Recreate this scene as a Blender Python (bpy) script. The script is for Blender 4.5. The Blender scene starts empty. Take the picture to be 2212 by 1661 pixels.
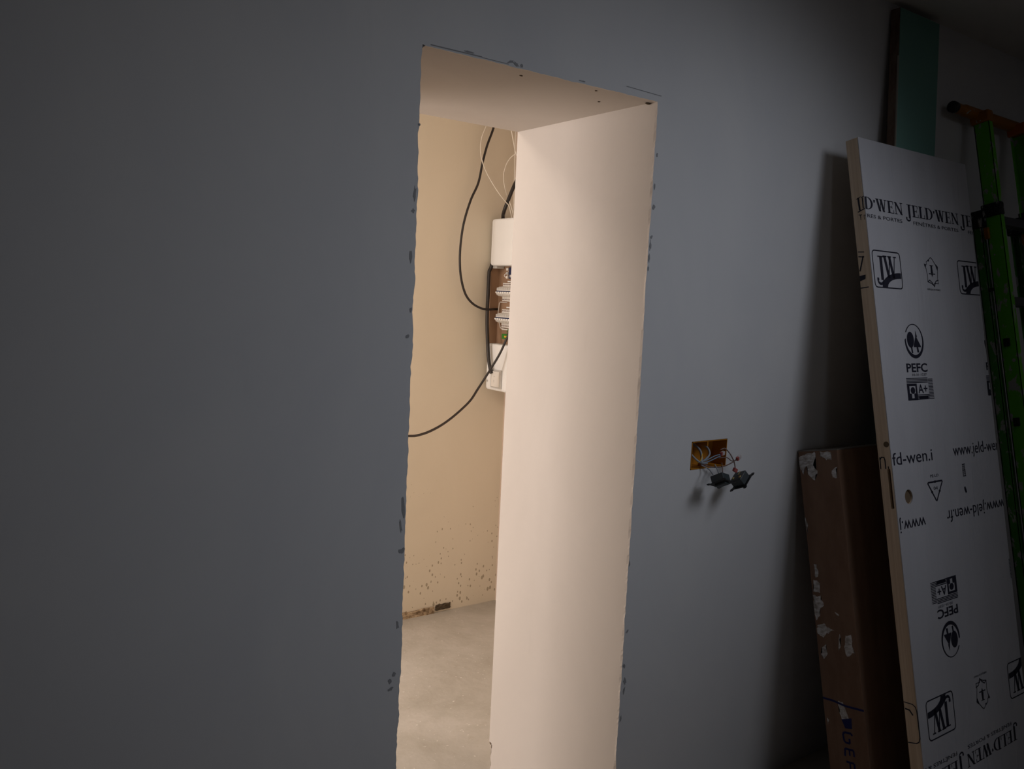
import bpy, bmesh, math, random
from mathutils import Vector, Matrix
random.seed(7)
sc = bpy.context.scene
COL = sc.collection

# ------------------------------------------------------------------ camera
F_PX, PITCH, ROLL, YAW = 1826.17, -0.104645, 0.0475404, 0.6280006
fwd = Vector((math.sin(YAW)*math.cos(PITCH), math.cos(YAW)*math.cos(PITCH), math.sin(PITCH)))
rgt = Vector((math.cos(YAW), -math.sin(YAW), 0)); upv = rgt.cross(fwd)
r2 = rgt*math.cos(ROLL) + upv*math.sin(ROLL); u2 = r2.cross(fwd)
cam_d = bpy.data.cameras.new('camera'); cam = bpy.data.objects.new('camera', cam_d); COL.objects.link(cam)
cam_d.sensor_width = 36.0; cam_d.lens = F_PX/2212*36.0; cam_d.clip_start = 0.02
m3 = Matrix((r2, u2, -fwd)).transposed()
cam.matrix_world = Matrix.Translation((0, -1.57, 1.49)) @ m3.to_4x4()
sc.camera = cam

# ------------------------------------------------------------------ world, lights, exposure
sc.view_settings.view_transform = 'Standard'; sc.view_settings.look = 'None'
sc.view_settings.gamma = 1.0; sc.view_settings.use_curve_mapping = False
sc.view_settings.exposure = 0.0
w = bpy.data.worlds.new('sky'); sc.world = w; w.use_nodes = True
w.node_tree.nodes['Background'].inputs[0].default_value = (0.55, 0.7, 1.0, 1)
w.node_tree.nodes['Background'].inputs[1].default_value = 0.05

def area(name, loc, aim, sx, sy, energy, color, spread=180):
    d = bpy.data.lights.new(name, 'AREA'); d.shape = 'RECTANGLE'; d.size = sx; d.size_y = sy
    d.energy = energy; d.color = color; d.spread = math.radians(spread)
    o = bpy.data.objects.new(name, d); COL.objects.link(o); o.location = loc
    o.rotation_euler = (Vector(aim)-Vector(loc)).to_track_quat('-Z', 'Y').to_euler()
    return o
# daylight down the roof window of the near room (cool): the beam down its shaft, plus a wide fill lamp added to lift the shadows
area('roof_window_daylight', (2.44, -1.52, 2.43), (1.22, 0, 0.80), 0.60, 0.60, 2.36, (0.88, 0.915, 1.0), 92)
area('roof_added_fill', (2.75, -1.35, 2.44), (2.75, -1.35, 0), 0.7, 0.7, 0.6, (0.92, 0.95, 1.0), 180)
# weak fill lamp added at the rear left to brighten the wall's left side
area('rear_left_added_fill', (0.6, -3.3, 1.75), (1.05, 0, 1.50), 0.6, 0.9, 0.56, (0.93, 0.95, 1.0), 50)
# daylight through the window at the far left of the lit room (warm in this white balance)
area('hall_window_daylight', (-1.12, 2.30, 1.40), (1.9, 0.9, 1.10), 1.9, 1.4, 89, (1.0, 0.90, 0.835), 180)
# unseen fill lamp added in the lit room to brighten its far wall
area('hall_added_fill', (0.5, 1.15, 2.40), (0.5, 1.15, 0), 0.35, 0.35, 9, (1.0, 0.88, 0.76), 180)

# ------------------------------------------------------------------ helpers
def tag(o, label=None, cat=None, group=None, kind=None):
    if label: o['label'] = label
    if cat: o['category'] = cat
    if group: o['group'] = group
    if kind: o['kind'] = kind
    return o

def empty(name, loc, rx=0.0):
    o = bpy.data.objects.new(name, None); COL.objects.link(o)
    o.location = loc; o.rotation_euler = (rx, 0, 0); o.empty_display_size = 0.1
    return o

def finish(bm, name, mat, parent=None, smooth=False, kind=None):
    bmesh.ops.recalc_face_normals(bm, faces=bm.faces[:])
    me = bpy.data.meshes.new(name); bm.to_mesh(me); bm.free()
    if smooth:
        for p in me.polygons: p.use_smooth = True
    me.materials.append(mat)
    o = bpy.data.objects.new(name, me); COL.objects.link(o)
    if parent: o.parent = parent
    if kind: o['kind'] = kind
    return o

def box(bm, x0, x1, y0, y1, z0, z1, bevel=0.0, seg=2):
    vs = [bm.verts.new((x, y, z)) for x in (x0, x1) for y in (y0, y1) for z in (z0, z1)]
    q = [(0,1,3,2),(4,6,7,5),(0,4,5,1),(2,3,7,6),(0,2,6,4),(1,5,7,3)]
    fs = [bm.faces.new([vs[i] for i in f]) for f in q]
    if bevel > 0:
        es = list({e for f in fs for e in f.edges})
        bmesh.ops.bevel(bm, geom=es, offset=bevel, segments=seg, profile=0.6, affect='EDGES')

def obj_box(name, mat, b, parent=None, bevel=0.0, smooth=False, kind=None):
    bm = bmesh.new(); box(bm, *b, bevel=bevel); return finish(bm, name, mat, parent, smooth, kind)

def prism(bm, pts, a0, a1, mapf):
    """closed 2-D outline pts extruded from a0 to a1; mapf(p, a) -> 3-D"""
    A = [bm.verts.new(mapf(p, a0)) for p in pts]; B = [bm.verts.new(mapf(p, a1)) for p in pts]
    n = len(pts)
    bm.faces.new(A); bm.faces.new(B[::-1])
    for i in range(n): bm.faces.new((A[i], B[i], B[(i+1) % n], A[(i+1) % n]))

def spline(pts, n=8):
    P = [Vector(p) for p in pts]; P = [P[0]*2-P[1]] + P + [P[-1]*2-P[-2]]
    out = []
    for i in range(1, len(P)-2):
        for k in range(n):
            t = k/n; a, b, c, d = P[i-1:i+3]
            out.append(0.5*((2*b)+(c-a)*t+(2*a-5*b+4*c-d)*t*t+(3*b-a-3*c+d)*t**3))
    out.append(P[-2]); return out

def tube(bm, pts, r, seg=10, n=8, smooth=True):
    path = spline(pts, n) if smooth else [Vector(p) for p in pts]
    rings = []; up = None
    for i, p in enumerate(path):
        t = (path[min(i+1, len(path)-1)]-path[max(i-1, 0)]).normalized()
        if up is None: up = t.orthogonal().normalized()
        up = (up - t*up.dot(t)).normalized(); sd = t.cross(up)
        rr = r(i/(len(path)-1)) if callable(r) else r
        rings.append([bm.verts.new(p+(up*math.cos(2*math.pi*k/seg)+sd*math.sin(2*math.pi*k/seg))*rr) for k in range(seg)])
    for a, b in zip(rings, rings[1:]):
        for k in range(seg): bm.faces.new((a[k], a[(k+1) % seg], b[(k+1) % seg], b[k]))
    bm.faces.new(rings[0][::-1]); bm.faces.new(rings[-1])

def disc_cyl(bm, c, axis, r, h, seg=24):
    a = Vector(axis).normalized(); u = a.orthogonal().normalized(); v = a.cross(u); c = Vector(c)
    prism(bm, [(math.cos(2*math.pi*k/seg)*r, math.sin(2*math.pi*k/seg)*r) for k in range(seg)], 0, h,
          lambda p, t: c+u*p[0]+v*p[1]+a*t)

# ------------------------------------------------------------------ materials
def mat(name, color, rough=0.6, spec=0.3, metal=0.0):
    m = bpy.data.materials.new(name); m.use_nodes = True
    b = m.node_tree.nodes['Principled BSDF']
    b.inputs['Base Color'].default_value = (*color, 1); b.inputs['Roughness'].default_value = rough
    b.inputs['Specular IOR Level'].default_value = spec; b.inputs['Metallic'].default_value = metal
    return m

class NT:
    def __init__(s, m): s.t = m.node_tree; s.n = s.t.nodes; s.b = s.n['Principled BSDF']; s.tc = s.n.new('ShaderNodeTexCoord')
    def link(s, a, b): s.t.links.new(a, b)
    def mapped(s, scale=(1,1,1)):
        mp = s.n.new('ShaderNodeMapping'); mp.inputs['Scale'].default_value = scale
        s.link(s.tc.outputs['Object'], mp.inputs['Vector']); return mp.outputs[0]
    def noise(s, scale, detail=4, rough=0.55, vec=None, dist=0):
        k = s.n.new('ShaderNodeTexNoise'); k.inputs['Scale'].default_value = scale; k.inputs['Detail'].default_value = detail
        k.inputs['Roughness'].default_value = rough; k.inputs['Distortion'].default_value = dist
        s.link(vec or s.tc.outputs['Object'], k.inputs['Vector']); return k.outputs['Fac']
    def voronoi(s, scale, vec=None):
        k = s.n.new('ShaderNodeTexVoronoi'); k.inputs['Scale'].default_value = scale
        s.link(vec or s.tc.outputs['Object'], k.inputs['Vector']); return k
    def ramp(s, fac, stops):
        r = s.n.new('ShaderNodeValToRGB'); e = r.color_ramp.elements
        while len(e) < len(stops): e.new(0.5)
        for el, (p, c) in zip(e, stops):
            el.position = p; el.color = (*c, 1) if isinstance(c, tuple) else (c, c, c, 1)
        s.link(fac, r.inputs[0]); return r.outputs[0]
    def mix(s, fac, a, b, mode='MIX'):
        x = s.n.new('ShaderNodeMix'); x.data_type = 'RGBA'; x.blend_type = mode
        for sock, v in ((x.inputs[0], fac), (x.inputs[6], a), (x.inputs[7], b)):
            if isinstance(v, (int, float)): sock.default_value = v
            elif isinstance(v, tuple): sock.default_value = (*v, 1)
            else: s.link(v, sock)
        return x.outputs[2]
    def math(s, op, a, b=0.0):
        x = s.n.new('ShaderNodeMath'); x.operation = op
        for sock, v in zip(x.inputs, (a, b)):
            if isinstance(v, (int, float)): sock.default_value = v
            else: s.link(v, sock)
        return x.outputs[0]
    def xyz(s, i):
        x = s.n.new('ShaderNodeSeparateXYZ'); s.link(s.tc.outputs['Object'], x.inputs[0]); return x.outputs[i]
    def bump(s, h, strength=0.2, dist=0.002):
        b = s.n.new('ShaderNodeBump'); b.inputs['Strength'].default_value = strength; b.inputs['Distance'].default_value = dist
        s.link(h, b.inputs['Height']); s.link(b.outputs[0], s.b.inputs['Normal'])
    def color(s, c): s.link(c, s.b.inputs['Base Color'])

def plaster(name, c0, c1, speckle=False):
    m = mat(name, c0, 0.75, 0.25); t = NT(m)
    v = t.mapped((1.0, 1.0, 0.55))
    base = t.mix(t.ramp(t.noise(2.6, 5, 0.6, v, 0.6), [(0.3, 0.0), (0.72, 1.0)]), c0, c1)
    # faint drywall filling marks
    base = t.mix(t.ramp(t.noise(11, 6, 0.7, t.mapped((1, 1, 0.25))), [(0.62, 0.0), (0.85, 0.35)]), base, tuple(x*0.86 for x in c0))
    if speckle:
        z = t.math('ADD', t.xyz(2), 0.075)
        v1 = t.voronoi(42, t.mapped((1.25, 1.0, 0.75)))
        lim = t.math('MULTIPLY', t.math('SUBTRACT', 0.78, z), 0.42)
        lim = t.math('MAXIMUM', lim, 0.0)
        spot = t.math('LESS_THAN', v1.outputs['Distance'], t.math('MULTIPLY', lim, t.ramp(t.noise(9, 3), [(0.40, 0.12), (0.62, 1.15)])))
        v2 = t.voronoi(17, t.mapped((1.2, 1, 0.6)))
        spot2 = t.math('LESS_THAN', v2.outputs['Distance'], t.math('MULTIPLY', lim, t.ramp(t.noise(5, 3), [(0.48, 0.0), (0.7, 0.62)])))
        base = t.mix(t.math('MAXIMUM', t.math('MULTIPLY', spot, 0.6), t.math('MULTIPLY', spot2, 0.5)), base, (0.20, 0.15, 0.075))
    t.color(base); t.bump(t.noise(60, 3), 0.08, 0.001)
    return m

M_front = plaster('front_wall_plaster', (0.60, 0.61, 0.64), (0.66, 0.665, 0.68))
M_reveal = plaster('reveal_plaster', (0.575, 0.52, 0.475), (0.62, 0.562, 0.517))
M_hall = plaster('hall_plaster', (0.735, 0.665, 0.555), (0.775, 0.705, 0.595), True)
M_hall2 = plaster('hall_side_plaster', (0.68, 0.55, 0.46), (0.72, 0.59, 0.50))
M_room = plaster('room_plaster', (0.56, 0.55, 0.54), (0.62, 0.61, 0.60))
M_ceil = plaster('ceiling_plaster', (0.58, 0.56, 0.53), (0.62, 0.60, 0.57))
M_scuff = mat('scuff_grey', (0.29, 0.295, 0.31), 0.9)
M_chip = mat('chipped_plaster', (0.16, 0.12, 0.085), 0.95)

M_floor = mat('screed_floor', (0.6, 0.55, 0.5), 0.85, 0.2); t = NT(M_floor)
c = t.mix(t.ramp(t.noise(3.0, 7, 0.68, None, 0.25), [(0.36, 0.0), (0.66, 1.0)]), (0.385, 0.35, 0.30), (0.50, 0.462, 0.418))
c = t.mix(t.ramp(t.noise(24, 5, 0.7), [(0.60, 0.0), (0.74, 0.55)]), c, (0.36, 0.31, 0.25))
c = t.mix(t.ramp(t.noise(70, 2, 0.6), [(0.68, 0.0), (0.76, 0.7)]), c, (0.78, 0.75, 0.70))
t.color(c); t.bump(t.noise(35, 5), 0.35, 0.004)

M_white = mat('white_plastic', (0.92, 0.915, 0.92), 0.35, 0.45)
M_white2 = mat('white_plastic_matt', (0.82, 0.78, 0.74), 0.5, 0.4)
M_greyw = mat('pale_grey_plastic', (0.55, 0.53, 0.51), 0.45, 0.4)
M_brown = mat('brown_backing', (0.36, 0.225, 0.145), 0.85)
M_blue = mat('navy_plastic', (0.012, 0.02, 0.075), 0.5)
M_black = mat('black_plastic', (0.012, 0.012, 0.013), 0.5, 0.4)
M_cable = mat('black_cable', (0.018, 0.013, 0.012), 0.38, 0.5)
M_wwire = mat('white_wire', (0.82, 0.76, 0.68), 0.4, 0.4)
M_green = mat('green_plastic', (0.05, 0.22, 0.03), 0.45)
M_yellow = mat('yellow_plastic', (0.75, 0.45, 0.06), 0.45)
M_copper = mat('brown_wire', (0.10, 0.032, 0.02), 0.5)
M_boxwire = mat('dull_pink_wire', (0.21, 0.135, 0.12), 0.5)
M_orangebox = mat('orange_box_plastic', (0.46, 0.19, 0.018), 0.45, 0.4)
M_greywire = mat('grey_wire', (0.30, 0.32, 0.35), 0.45)
M_bluewire = mat('blue_wire', (0.20, 0.29, 0.40), 0.45)
M_clear = mat('pale_connector', (0.55, 0.50, 0.50), 0.3, 0.5)
M_red = mat('red_connector', (0.38, 0.09, 0.085), 0.4)
M_brass = mat('dull_brass', (0.45, 0.36, 0.14), 0.4, 0.5, 0.6)
M_mech = mat('dark_mechanism', (0.035, 0.045, 0.05), 0.45, 0.5)
M_ink = mat('black_ink', (0.014, 0.014, 0.028), 0.6, 0.3)
M_bink = mat('blue_ink', (0.012, 0.018, 0.11), 0.6, 0.2)
M_orange = mat('orange_plastic', (0.42, 0.10, 0.012), 0.4, 0.4)

M_film = mat('white_film_face', (0.60, 0.60, 0.63), 0.32, 0.45); t = NT(M_film)
t.color(t.mix(t.ramp(t.noise(2.2, 3, 0.5, t.mapped((2.5, 1, 0.7))), [(0.35, 0.0), (0.7, 1.0)]), (0.485, 0.485, 0.52), (0.545, 0.545, 0.585)))
t.bump(t.noise(9, 4, 0.55, t.mapped((2.2, 1, 0.5)), 1.2), 0.6, 0.005)
M_wood = mat('softwood_edge', (0.50, 0.37, 0.25), 0.55, 0.35); t = NT(M_wood)
t.color(t.mix(t.ramp(t.noise(26, 4, 0.6, t.mapped((1, 4, 0.12))), [(0.35, 0.0), (0.7, 1.0)]), (0.64, 0.485, 0.335), (0.78, 0.63, 0.47)))
M_woodshade = mat('shaded_hole_wood', (0.15, 0.105, 0.065), 0.8)  # brown wood with the shade inside the holes put into its colour
M_card = mat('cardboard', (0.16, 0.082, 0.045), 0.8, 0.2); t = NT(M_card)
t.color(t.mix(t.ramp(t.noise(18, 4, 0.6, t.mapped((1, 1, 0.3))), [(0.35, 0.0), (0.7, 1.0)]), (0.205, 0.120, 0.080), (0.26, 0.16, 0.11)))
t.bump(t.noise(60, 2, 0.5, t.mapped((1, 1, 0.1))), 0.1, 0.001)
M_cardtop = mat('cardboard_flap', (0.20, 0.18, 0.16), 0.8)
M_smear = mat('white_paint_smear', (0.50, 0.49, 0.48), 0.7); t = NT(M_smear)
t.color(t.mix(t.ramp(t.noise(70, 4, 0.7, t.mapped((1, 0.6, 1.5))), [(0.38, 0.0), (0.6, 1.0)]), (0.36, 0.32, 0.29), (0.72, 0.71, 0.71)))
M_teal = mat('green_plasterboard_paper', (0.16, 0.32, 0.28), 0.8)
M_gyps = mat('brown_board_edge', (0.15, 0.085, 0.06), 0.9); t = NT(M_gyps)
t.color(t.mix(t.ramp(t.noise(8, 5, 0.7, t.mapped((1, 1, 0.4))), [(0.4, 0.0), (0.62, 1.0)]), (0.11, 0.06, 0.045), (0.23, 0.17, 0.13)))
M_gyps2 = mat('pale_board_lip', (0.30, 0.29, 0.25), 0.9)

def splatter(name, base, amount=0.55):
    m = mat(name, base, 0.45, 0.4); t = NT(m)
    n = t.ramp(t.noise(26, 5, 0.65, t.mapped((1, 1, 0.5)), 0.4), [(amount, 0.0), (amount+0.04, 1.0)])
    v = t.voronoi(34); s = t.math('LESS_THAN', v.outputs['Distance'], t.ramp(t.noise(6, 2), [(0.5, 0.0), (0.8, 0.35)]))
    t.color(t.mix(t.math('MAXIMUM', n, s), base, (0.36, 0.36, 0.35))); return m
M_lgreen = splatter('splattered_green_metal', (0.11, 0.42, 0.02))
M_lgreen2 = splatter('splattered_dark_green', (0.06, 0.24, 0.035), 0.56)
M_lblack = splatter('splattered_black_plastic', (0.012, 0.013, 0.014), 0.56)
M_lorange = splatter('splattered_orange_plastic', (0.33, 0.12, 0.010), 0.62)
M_rung = splatter('splattered_grey_rung', (0.06, 0.06, 0.07), 0.6)

# ------------------------------------------------------------------ room shell
XL, XR, YB, ZC = -1.25, 4.05, -3.4, 2.455
OL, OR, OH, TH = 0.874, 1.549, 1.990, 0.596          # opening in the thick partition
YF, XS, ZP = 1.870, 2.4525, -0.075                                # far wall and side wall of the lit passage
# outlet hole
HX0, HX1, HZ0, HZ1 = 1.762, 1.910, 1.033, 1.113

# partition front face with ragged opening edge and a hole for the electrical box
def ragged(n, amp, seed):
    r = random.Random(seed); v = 0; out = []
    for i in range(n+1):
        v = v*0.72 + r.uniform(-amp, amp); out.append(v)
    return out
NZ = 270; ZB = -0.08
left = [(OL + d, ZB + i*(OH-ZB)/NZ) for i, d in enumerate(ragged(NZ, 0.0015, 3))]
left = [(x - 0.010*(max(0, 0.62-z)/0.62)**0.8, z) for x, z in left]
right = [(OR + d, ZB + i*(OH-ZB)/NZ) for i, d in enumerate(ragged(NZ, 0.0011, 5))]
NX = 90
rt = ragged(NX, 0.0008, 9)
top = [(left[-1][0] if i == 0 else OL + (OR-OL)*i/NX, OH if i == 0 else OH - 0.001 + rt[i]) for i in range(NX+1)]
outline = left[:-1] + [(OL+0.004, OH-0.004)] + top[1:-1] + [(OR, OH)] + right[:-1][::-1]
def clean(x, z):                                      # the same point on the straight plaster reveal
    return (min(max(x, OL), OR) if OL+0.02 < x < OR-0.02 else (OL if x < 1.2 else OR), min(z, OH) if z < OH-0.02 else OH)

bm = bmesh.new()
def quad(pts): bm.faces.new([bm.verts.new(p) for p in pts])
for (a, b) in zip(left, left[1:]): quad([(XL, 0, a[1]), (a[0], 0, a[1]), (b[0], 0, b[1]), (XL, 0, b[1])])
for (a, b) in zip(right, right[1:]): quad([(a[0], 0, a[1]), (HX0, 0, a[1]), (HX0, 0, b[1]), (b[0], 0, b[1])])
quad([(XL, 0, OH), (left[-1][0], 0, OH), (left[-1][0], 0, ZC), (XL, 0, ZC)])
for (a, b) in zip(top, top[1:]): quad([(a[0], 0, a[1]), (b[0], 0, b[1]), (b[0], 0, ZC), (a[0], 0, ZC)])
quad([(OR, 0, OH), (HX0, 0, OH), (HX0, 0, ZC), (OR, 0, ZC)])
quad([(HX0, 0, 0), (HX1, 0, 0), (HX1, 0, HZ0), (HX0, 0, HZ0)])
quad([(HX0, 0, HZ1), (HX1, 0, HZ1), (HX1, 0, ZC), (HX0, 0, ZC)])
quad([(HX1, 0, 0), (XR, 0, 0), (XR, 0, ZC), (HX1, 0, ZC)])
# cut thickness of the plasterboard around the box hole
for a, b in (((HX0, HZ0), (HX1, HZ0)), ((HX1, HZ0), (HX1, HZ1)), ((HX1, HZ1), (HX0, HZ1)), ((HX0, HZ1), (HX0, HZ0))):
    quad([(a[0], 0, a[1]), (b[0], 0, b[1]), (b[0], 0.06, b[1]), (a[0], 0.06, a[1])])
quad([(HX0, 0.06, HZ0), (HX1, 0.06, HZ0), (HX1, 0.06, HZ1), (HX0, 0.06, HZ1)])
bmesh.ops.remove_doubles(bm, verts=bm.verts[:], dist=1e-5)
wall_front = finish(bm, 'wall_front', M_front, kind='structure')

# reveal: left jamb, soffit, right jamb with a broken corner low down; then the passage side of the partition
bm = bmesh.new()
ys = [0.0, 0.008, 0.2, 0.4, TH]
def rv(p, y):
    q = clean(*p); k = min(1, y/0.008)
    x, z = p[0]+(q[0]-p[0])*k, p[1]+(q[1]-p[1])*k
    yy = y
    if y == TH and x > 1.4 and z < 0.016:
        yy = TH - 0.013 + 0.002*math.sin(z*150)
    return (x, yy, z)
rows = [[bm.verts.new(rv(p, y)) for p in outline] for y in ys]
for A, B in zip(rows, rows[1:]):
    for i in range(len(outline)-1): bm.faces.new((A[i], A[i+1], B[i+1], B[i]))
reveal = finish(bm, 'wall_reveal', M_reveal, kind='structure')

bm = bmesh.new()
def quad(pts): bm.faces.new([bm.verts.new(p) for p in pts])
quad([(XL, TH, ZB), (OL, TH, ZB), (OL, TH, ZC), (XL, TH, ZC)])
quad([(OL, TH, OH), (OR, TH, OH), (OR, TH, ZC), (OL, TH, ZC)])
quad([(OR, TH, 0.016), (XS, TH, 0.016), (XS, TH, ZC), (OR, TH, ZC)])
quad([(OR, TH-0.013, ZB), (XS, TH-0.013, ZB), (XS, TH-0.013, 0.016), (OR, TH-0.013, 0.016)])
finish(bm, 'wall_partition_rear', M_hall, kind='structure')

def plane(name, pts, m):
    b = bmesh.new(); b.faces.new([b.verts.new(p) for p in pts]); return finish(b, name, m, kind='structure')
def slab_obj(name, b, m): return obj_box(name, m, b, kind='structure')
wall_back = slab_obj('wall_passage_back', (1.15, XS+0.1, YF, YF+0.1, ZB, ZC), M_hall)
slab_obj('wall_passage_right', (XS, XS+0.1, TH, YF, ZB, ZC), M_hall2)
slab_obj('wall_passage_return', (1.05, 1.15, YF, 3.4, ZB, ZC), M_hall)
slab_obj('wall_far', (XL, 1.15, 3.4, 3.5, ZB, ZC), M_hall)
# left wall of both rooms, with the window of the lit room
WY0, WY1, WZ0, WZ1 = 1.30, 3.30, 0.65, 2.15
bm = bmesh.new()
for (y0, y1, z0, z1) in ((YB, WY0, ZB, ZC), (WY1, 3.5, ZB, ZC), (WY0, WY1, ZB, WZ0), (WY0, WY1, WZ1, ZC)):
    box(bm, XL-0.1, XL, y0, y1, z0, z1)
finish(bm, 'wall_left', M_room, kind='structure')
bm = bmesh.new()
for (y0, y1, z0, z1) in ((WY0, WY0+0.05, WZ0, WZ1), (WY1-0.05, WY1, WZ0, WZ1), (WY0, WY1, WZ0, WZ0+0.05), (WY0, WY1, WZ1-0.05, WZ1), ((WY0+WY1)/2-0.025, (WY0+WY1)/2+0.025, WZ0, WZ1)):
    box(bm, XL-0.08, XL-0.03, y0, y1, z0, z1)
finish(bm, 'window_2', M_white, kind='structure')
slab_obj('wall_right', (XR, XR+0.1, YB, 0, 0, ZC), M_room)
slab_obj('wall_rear', (XL, XR, YB-0.1, YB, 0, ZC), M_room)
bm = bmesh.new()                                          # the passage lies a step lower than the near room
box(bm, XL-0.1, XR+0.1, YB-0.1, 0.0, -0.18, 0.0); box(bm, XL-0.1, XS+0.1, 0.0, 3.5, -0.18, ZP)
finish(bm, 'floor', M_floor, kind='structure')
# ceiling with the roof window
RX0, RX1, RY0, RY1 = 1.95, 3.15, -1.80, -0.95
bm = bmesh.new()
for (x0, x1, y0, y1) in ((XL-0.1, RX0, YB-0.1, 3.5), (RX1, XR+0.1, YB-0.1, 3.5), (RX0, RX1, YB-0.1, RY0), (RX0, RX1, RY1, 3.5)):
    box(bm, x0, x1, y0, y1, ZC, ZC+0.1)
finish(bm, 'ceiling', M_ceil, kind='structure')
bm = bmesh.new()
for (x0, x1, y0, y1) in ((RX0-0.04, RX0, RY0-0.04, RY1+0.04), (RX1, RX1+0.04, RY0-0.04, RY1+0.04), (RX0, RX1, RY0-0.04, RY0), (RX0, RX1, RY1, RY1+0.04)):
    box(bm, x0, x1, y0, y1, ZC+0.1, ZC+0.2)
finish(bm, 'window_1', M_white, kind='structure')

# scuffs, pencil strokes and nicks round the opening (flat marks on the wall face)
def blob(bm, cx, cz, rx, rz, rot=0.0, n=11, seed=0, y=-0.0006):
    r = random.Random(seed); vs = []
    for k in range(n):
        a = 2*math.pi*k/n; q = r.uniform(0.45, 1.1)
        x, z = math.cos(a)*rx*q, math.sin(a)*rz*q
        vs.append(bm.verts.new((cx+x*math.cos(rot)-z*math.sin(rot), y, cz+x*math.sin(rot)+z*math.cos(rot))))
    bm.faces.new(vs)
bm = bmesh.new()
marks = [  # x, z, half width, half height, rotation
 (0.866,1.028,.004,.034,.10),(0.862,0.985,.003,.020,.2),(0.866,0.931,.008,.008,.4),(0.862,0.765,.004,.012,.1),(0.858,0.655,.006,.007,.5),(0.848,0.640,.005,.006,.1),
 (0.850,0.622,.008,.005,.2),(0.873,1.830,.005,.004,0),(0.868,1.690,.004,.020,0),(0.866,1.655,.005,.006,0),(0.864,1.560,.004,.018,0),(0.868,1.450,.004,.006,0),(0.862,1.395,.006,.005,0),
 (0.985,1.997,.020,.0022,-.02),(1.095,1.998,.012,.003,.3),(1.110,1.996,.010,.004,-.4),(1.125,1.995,.005,.006,.1),(1.300,1.994,.012,.002,0),
 (1.558,1.86,.003,.008,0),(1.556,1.78,.003,.012,0),(1.558,1.73,.006,.007,.3),(1.557,1.655,.005,.006,0),(1.554,1.635,.004,.016,0),(1.552,1.600,.004,.015,.1),(1.552,1.575,.003,.008,0),
 (1.560,0.610,.007,.004,.7),(1.556,0.515,.005,.010,.2),(1.562,0.470,.006,.012,.3),(1.562,0.445,.005,.014,-.2),(1.556,0.365,.004,.012,0),(1.552,0.80,.003,.010,0)]
for i, (x, z, a, b, rt_) in enumerate(marks): blob(bm, x, z, a, b, rt_, seed=i)
def streak(x0, z0, x1, z1, h, y=-0.0006):
    bm.faces.new([bm.verts.new((x0, y, z0)), bm.verts.new((x1, y, z1)), bm.verts.new((x1, y, z1+h)), bm.verts.new((x0, y, z0+h))])
streak(0.893, 1.992, 1.02, 1.9925, .0022); streak(1.44, 2.007, 1.56, 2.004, .0016); streak(1.02, 1.992, 1.09, 1.9915, .0012)
finish(bm, 'wall_scuffs', M_scuff, wall_front, kind='structure')
# nicks on the reveal, broken plaster at the foot of the far wall
bm = bmesh.new()
def nick(x, y, z, rx, ry, rz, seed):
    s = bmesh.ops.create_icosphere(bm, subdivisions=2, radius=1.0)
    r = random.Random(seed)
    for v in s['verts']:
        k = r.uniform(0.75, 1.15); v.co = Vector((x+v.co.x*rx*k, y+v.co.y*ry*k, z+v.co.z*rz*k))
nick(OR-0.0005, 0.588, 0.016, 0.0022, 0.006, 0.0035, 1); nick(OR-0.0002, 0.5815, 0.008, 0.0010, 0.0022, 0.007, 2)
nick(OR-0.006, 0.028, OH-0.002, 0.010, 0.004, 0.0025, 3)
nick(1.16, 0.05, OH, 0.005, 0.004, 0.002, 4); nick(1.37, 0.03, OH, 0.004, 0.003, 0.002, 5); nick(1.45, 0.11, OH, 0.004, 0.003, 0.002, 6)
finish(bm, 'wall_nicks', M_chip, reveal, kind='structure')

M_rub = mat('crumbled_mortar', (0.30, 0.21, 0.13), 0.95); t = NT(M_rub)
t.color(t.mix(t.ramp(t.noise(45, 5, 0.7), [(0.4, 0.0), (0.6, 1.0)]), (0.16, 0.105, 0.06), (0.55, 0.43, 0.30))); t.bump(t.noise(80, 4), 0.8, 0.004)
M_rubd = mat('dark_broken_brick', (0.10, 0.075, 0.05), 0.95); t = NT(M_rubd); t.bump(t.noise(70, 4), 1.0, 0.006)
def rubble(name, x0, x1, z0, z1, ydep, seed, m):
    b = bmesh.new(); box(b, x0, x1, YF-ydep, YF+0.001, z0, z1)
    bmesh.ops.subdivide_edges(b, edges=b.edges[:], cuts=5, use_grid_fill=True)
    r = random.Random(seed)
    for v in b.verts:
        if v.co.y < YF-0.001: v.co += Vector((r.uniform(-1, 1)*.004, r.uniform(-1, .6)*.003, r.uniform(-1, 1)*.005 if v.co.z > z0+.004 else 0))
    return finish(b, name, m)
tag(rubble('mortar_lump', 2.098, 2.178, ZP+0.010, ZP+0.035, 0.006, 4, M_rubd), 'dark broken lump at the foot of the cream passage wall', 'rubble')
tag(rubble('mortar_crumb', 1.76, 2.085, ZP, ZP+0.030, 0.008, 6, M_rub), 'brown crumbled mortar strip along the base of the cream passage wall', 'rubble')

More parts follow.
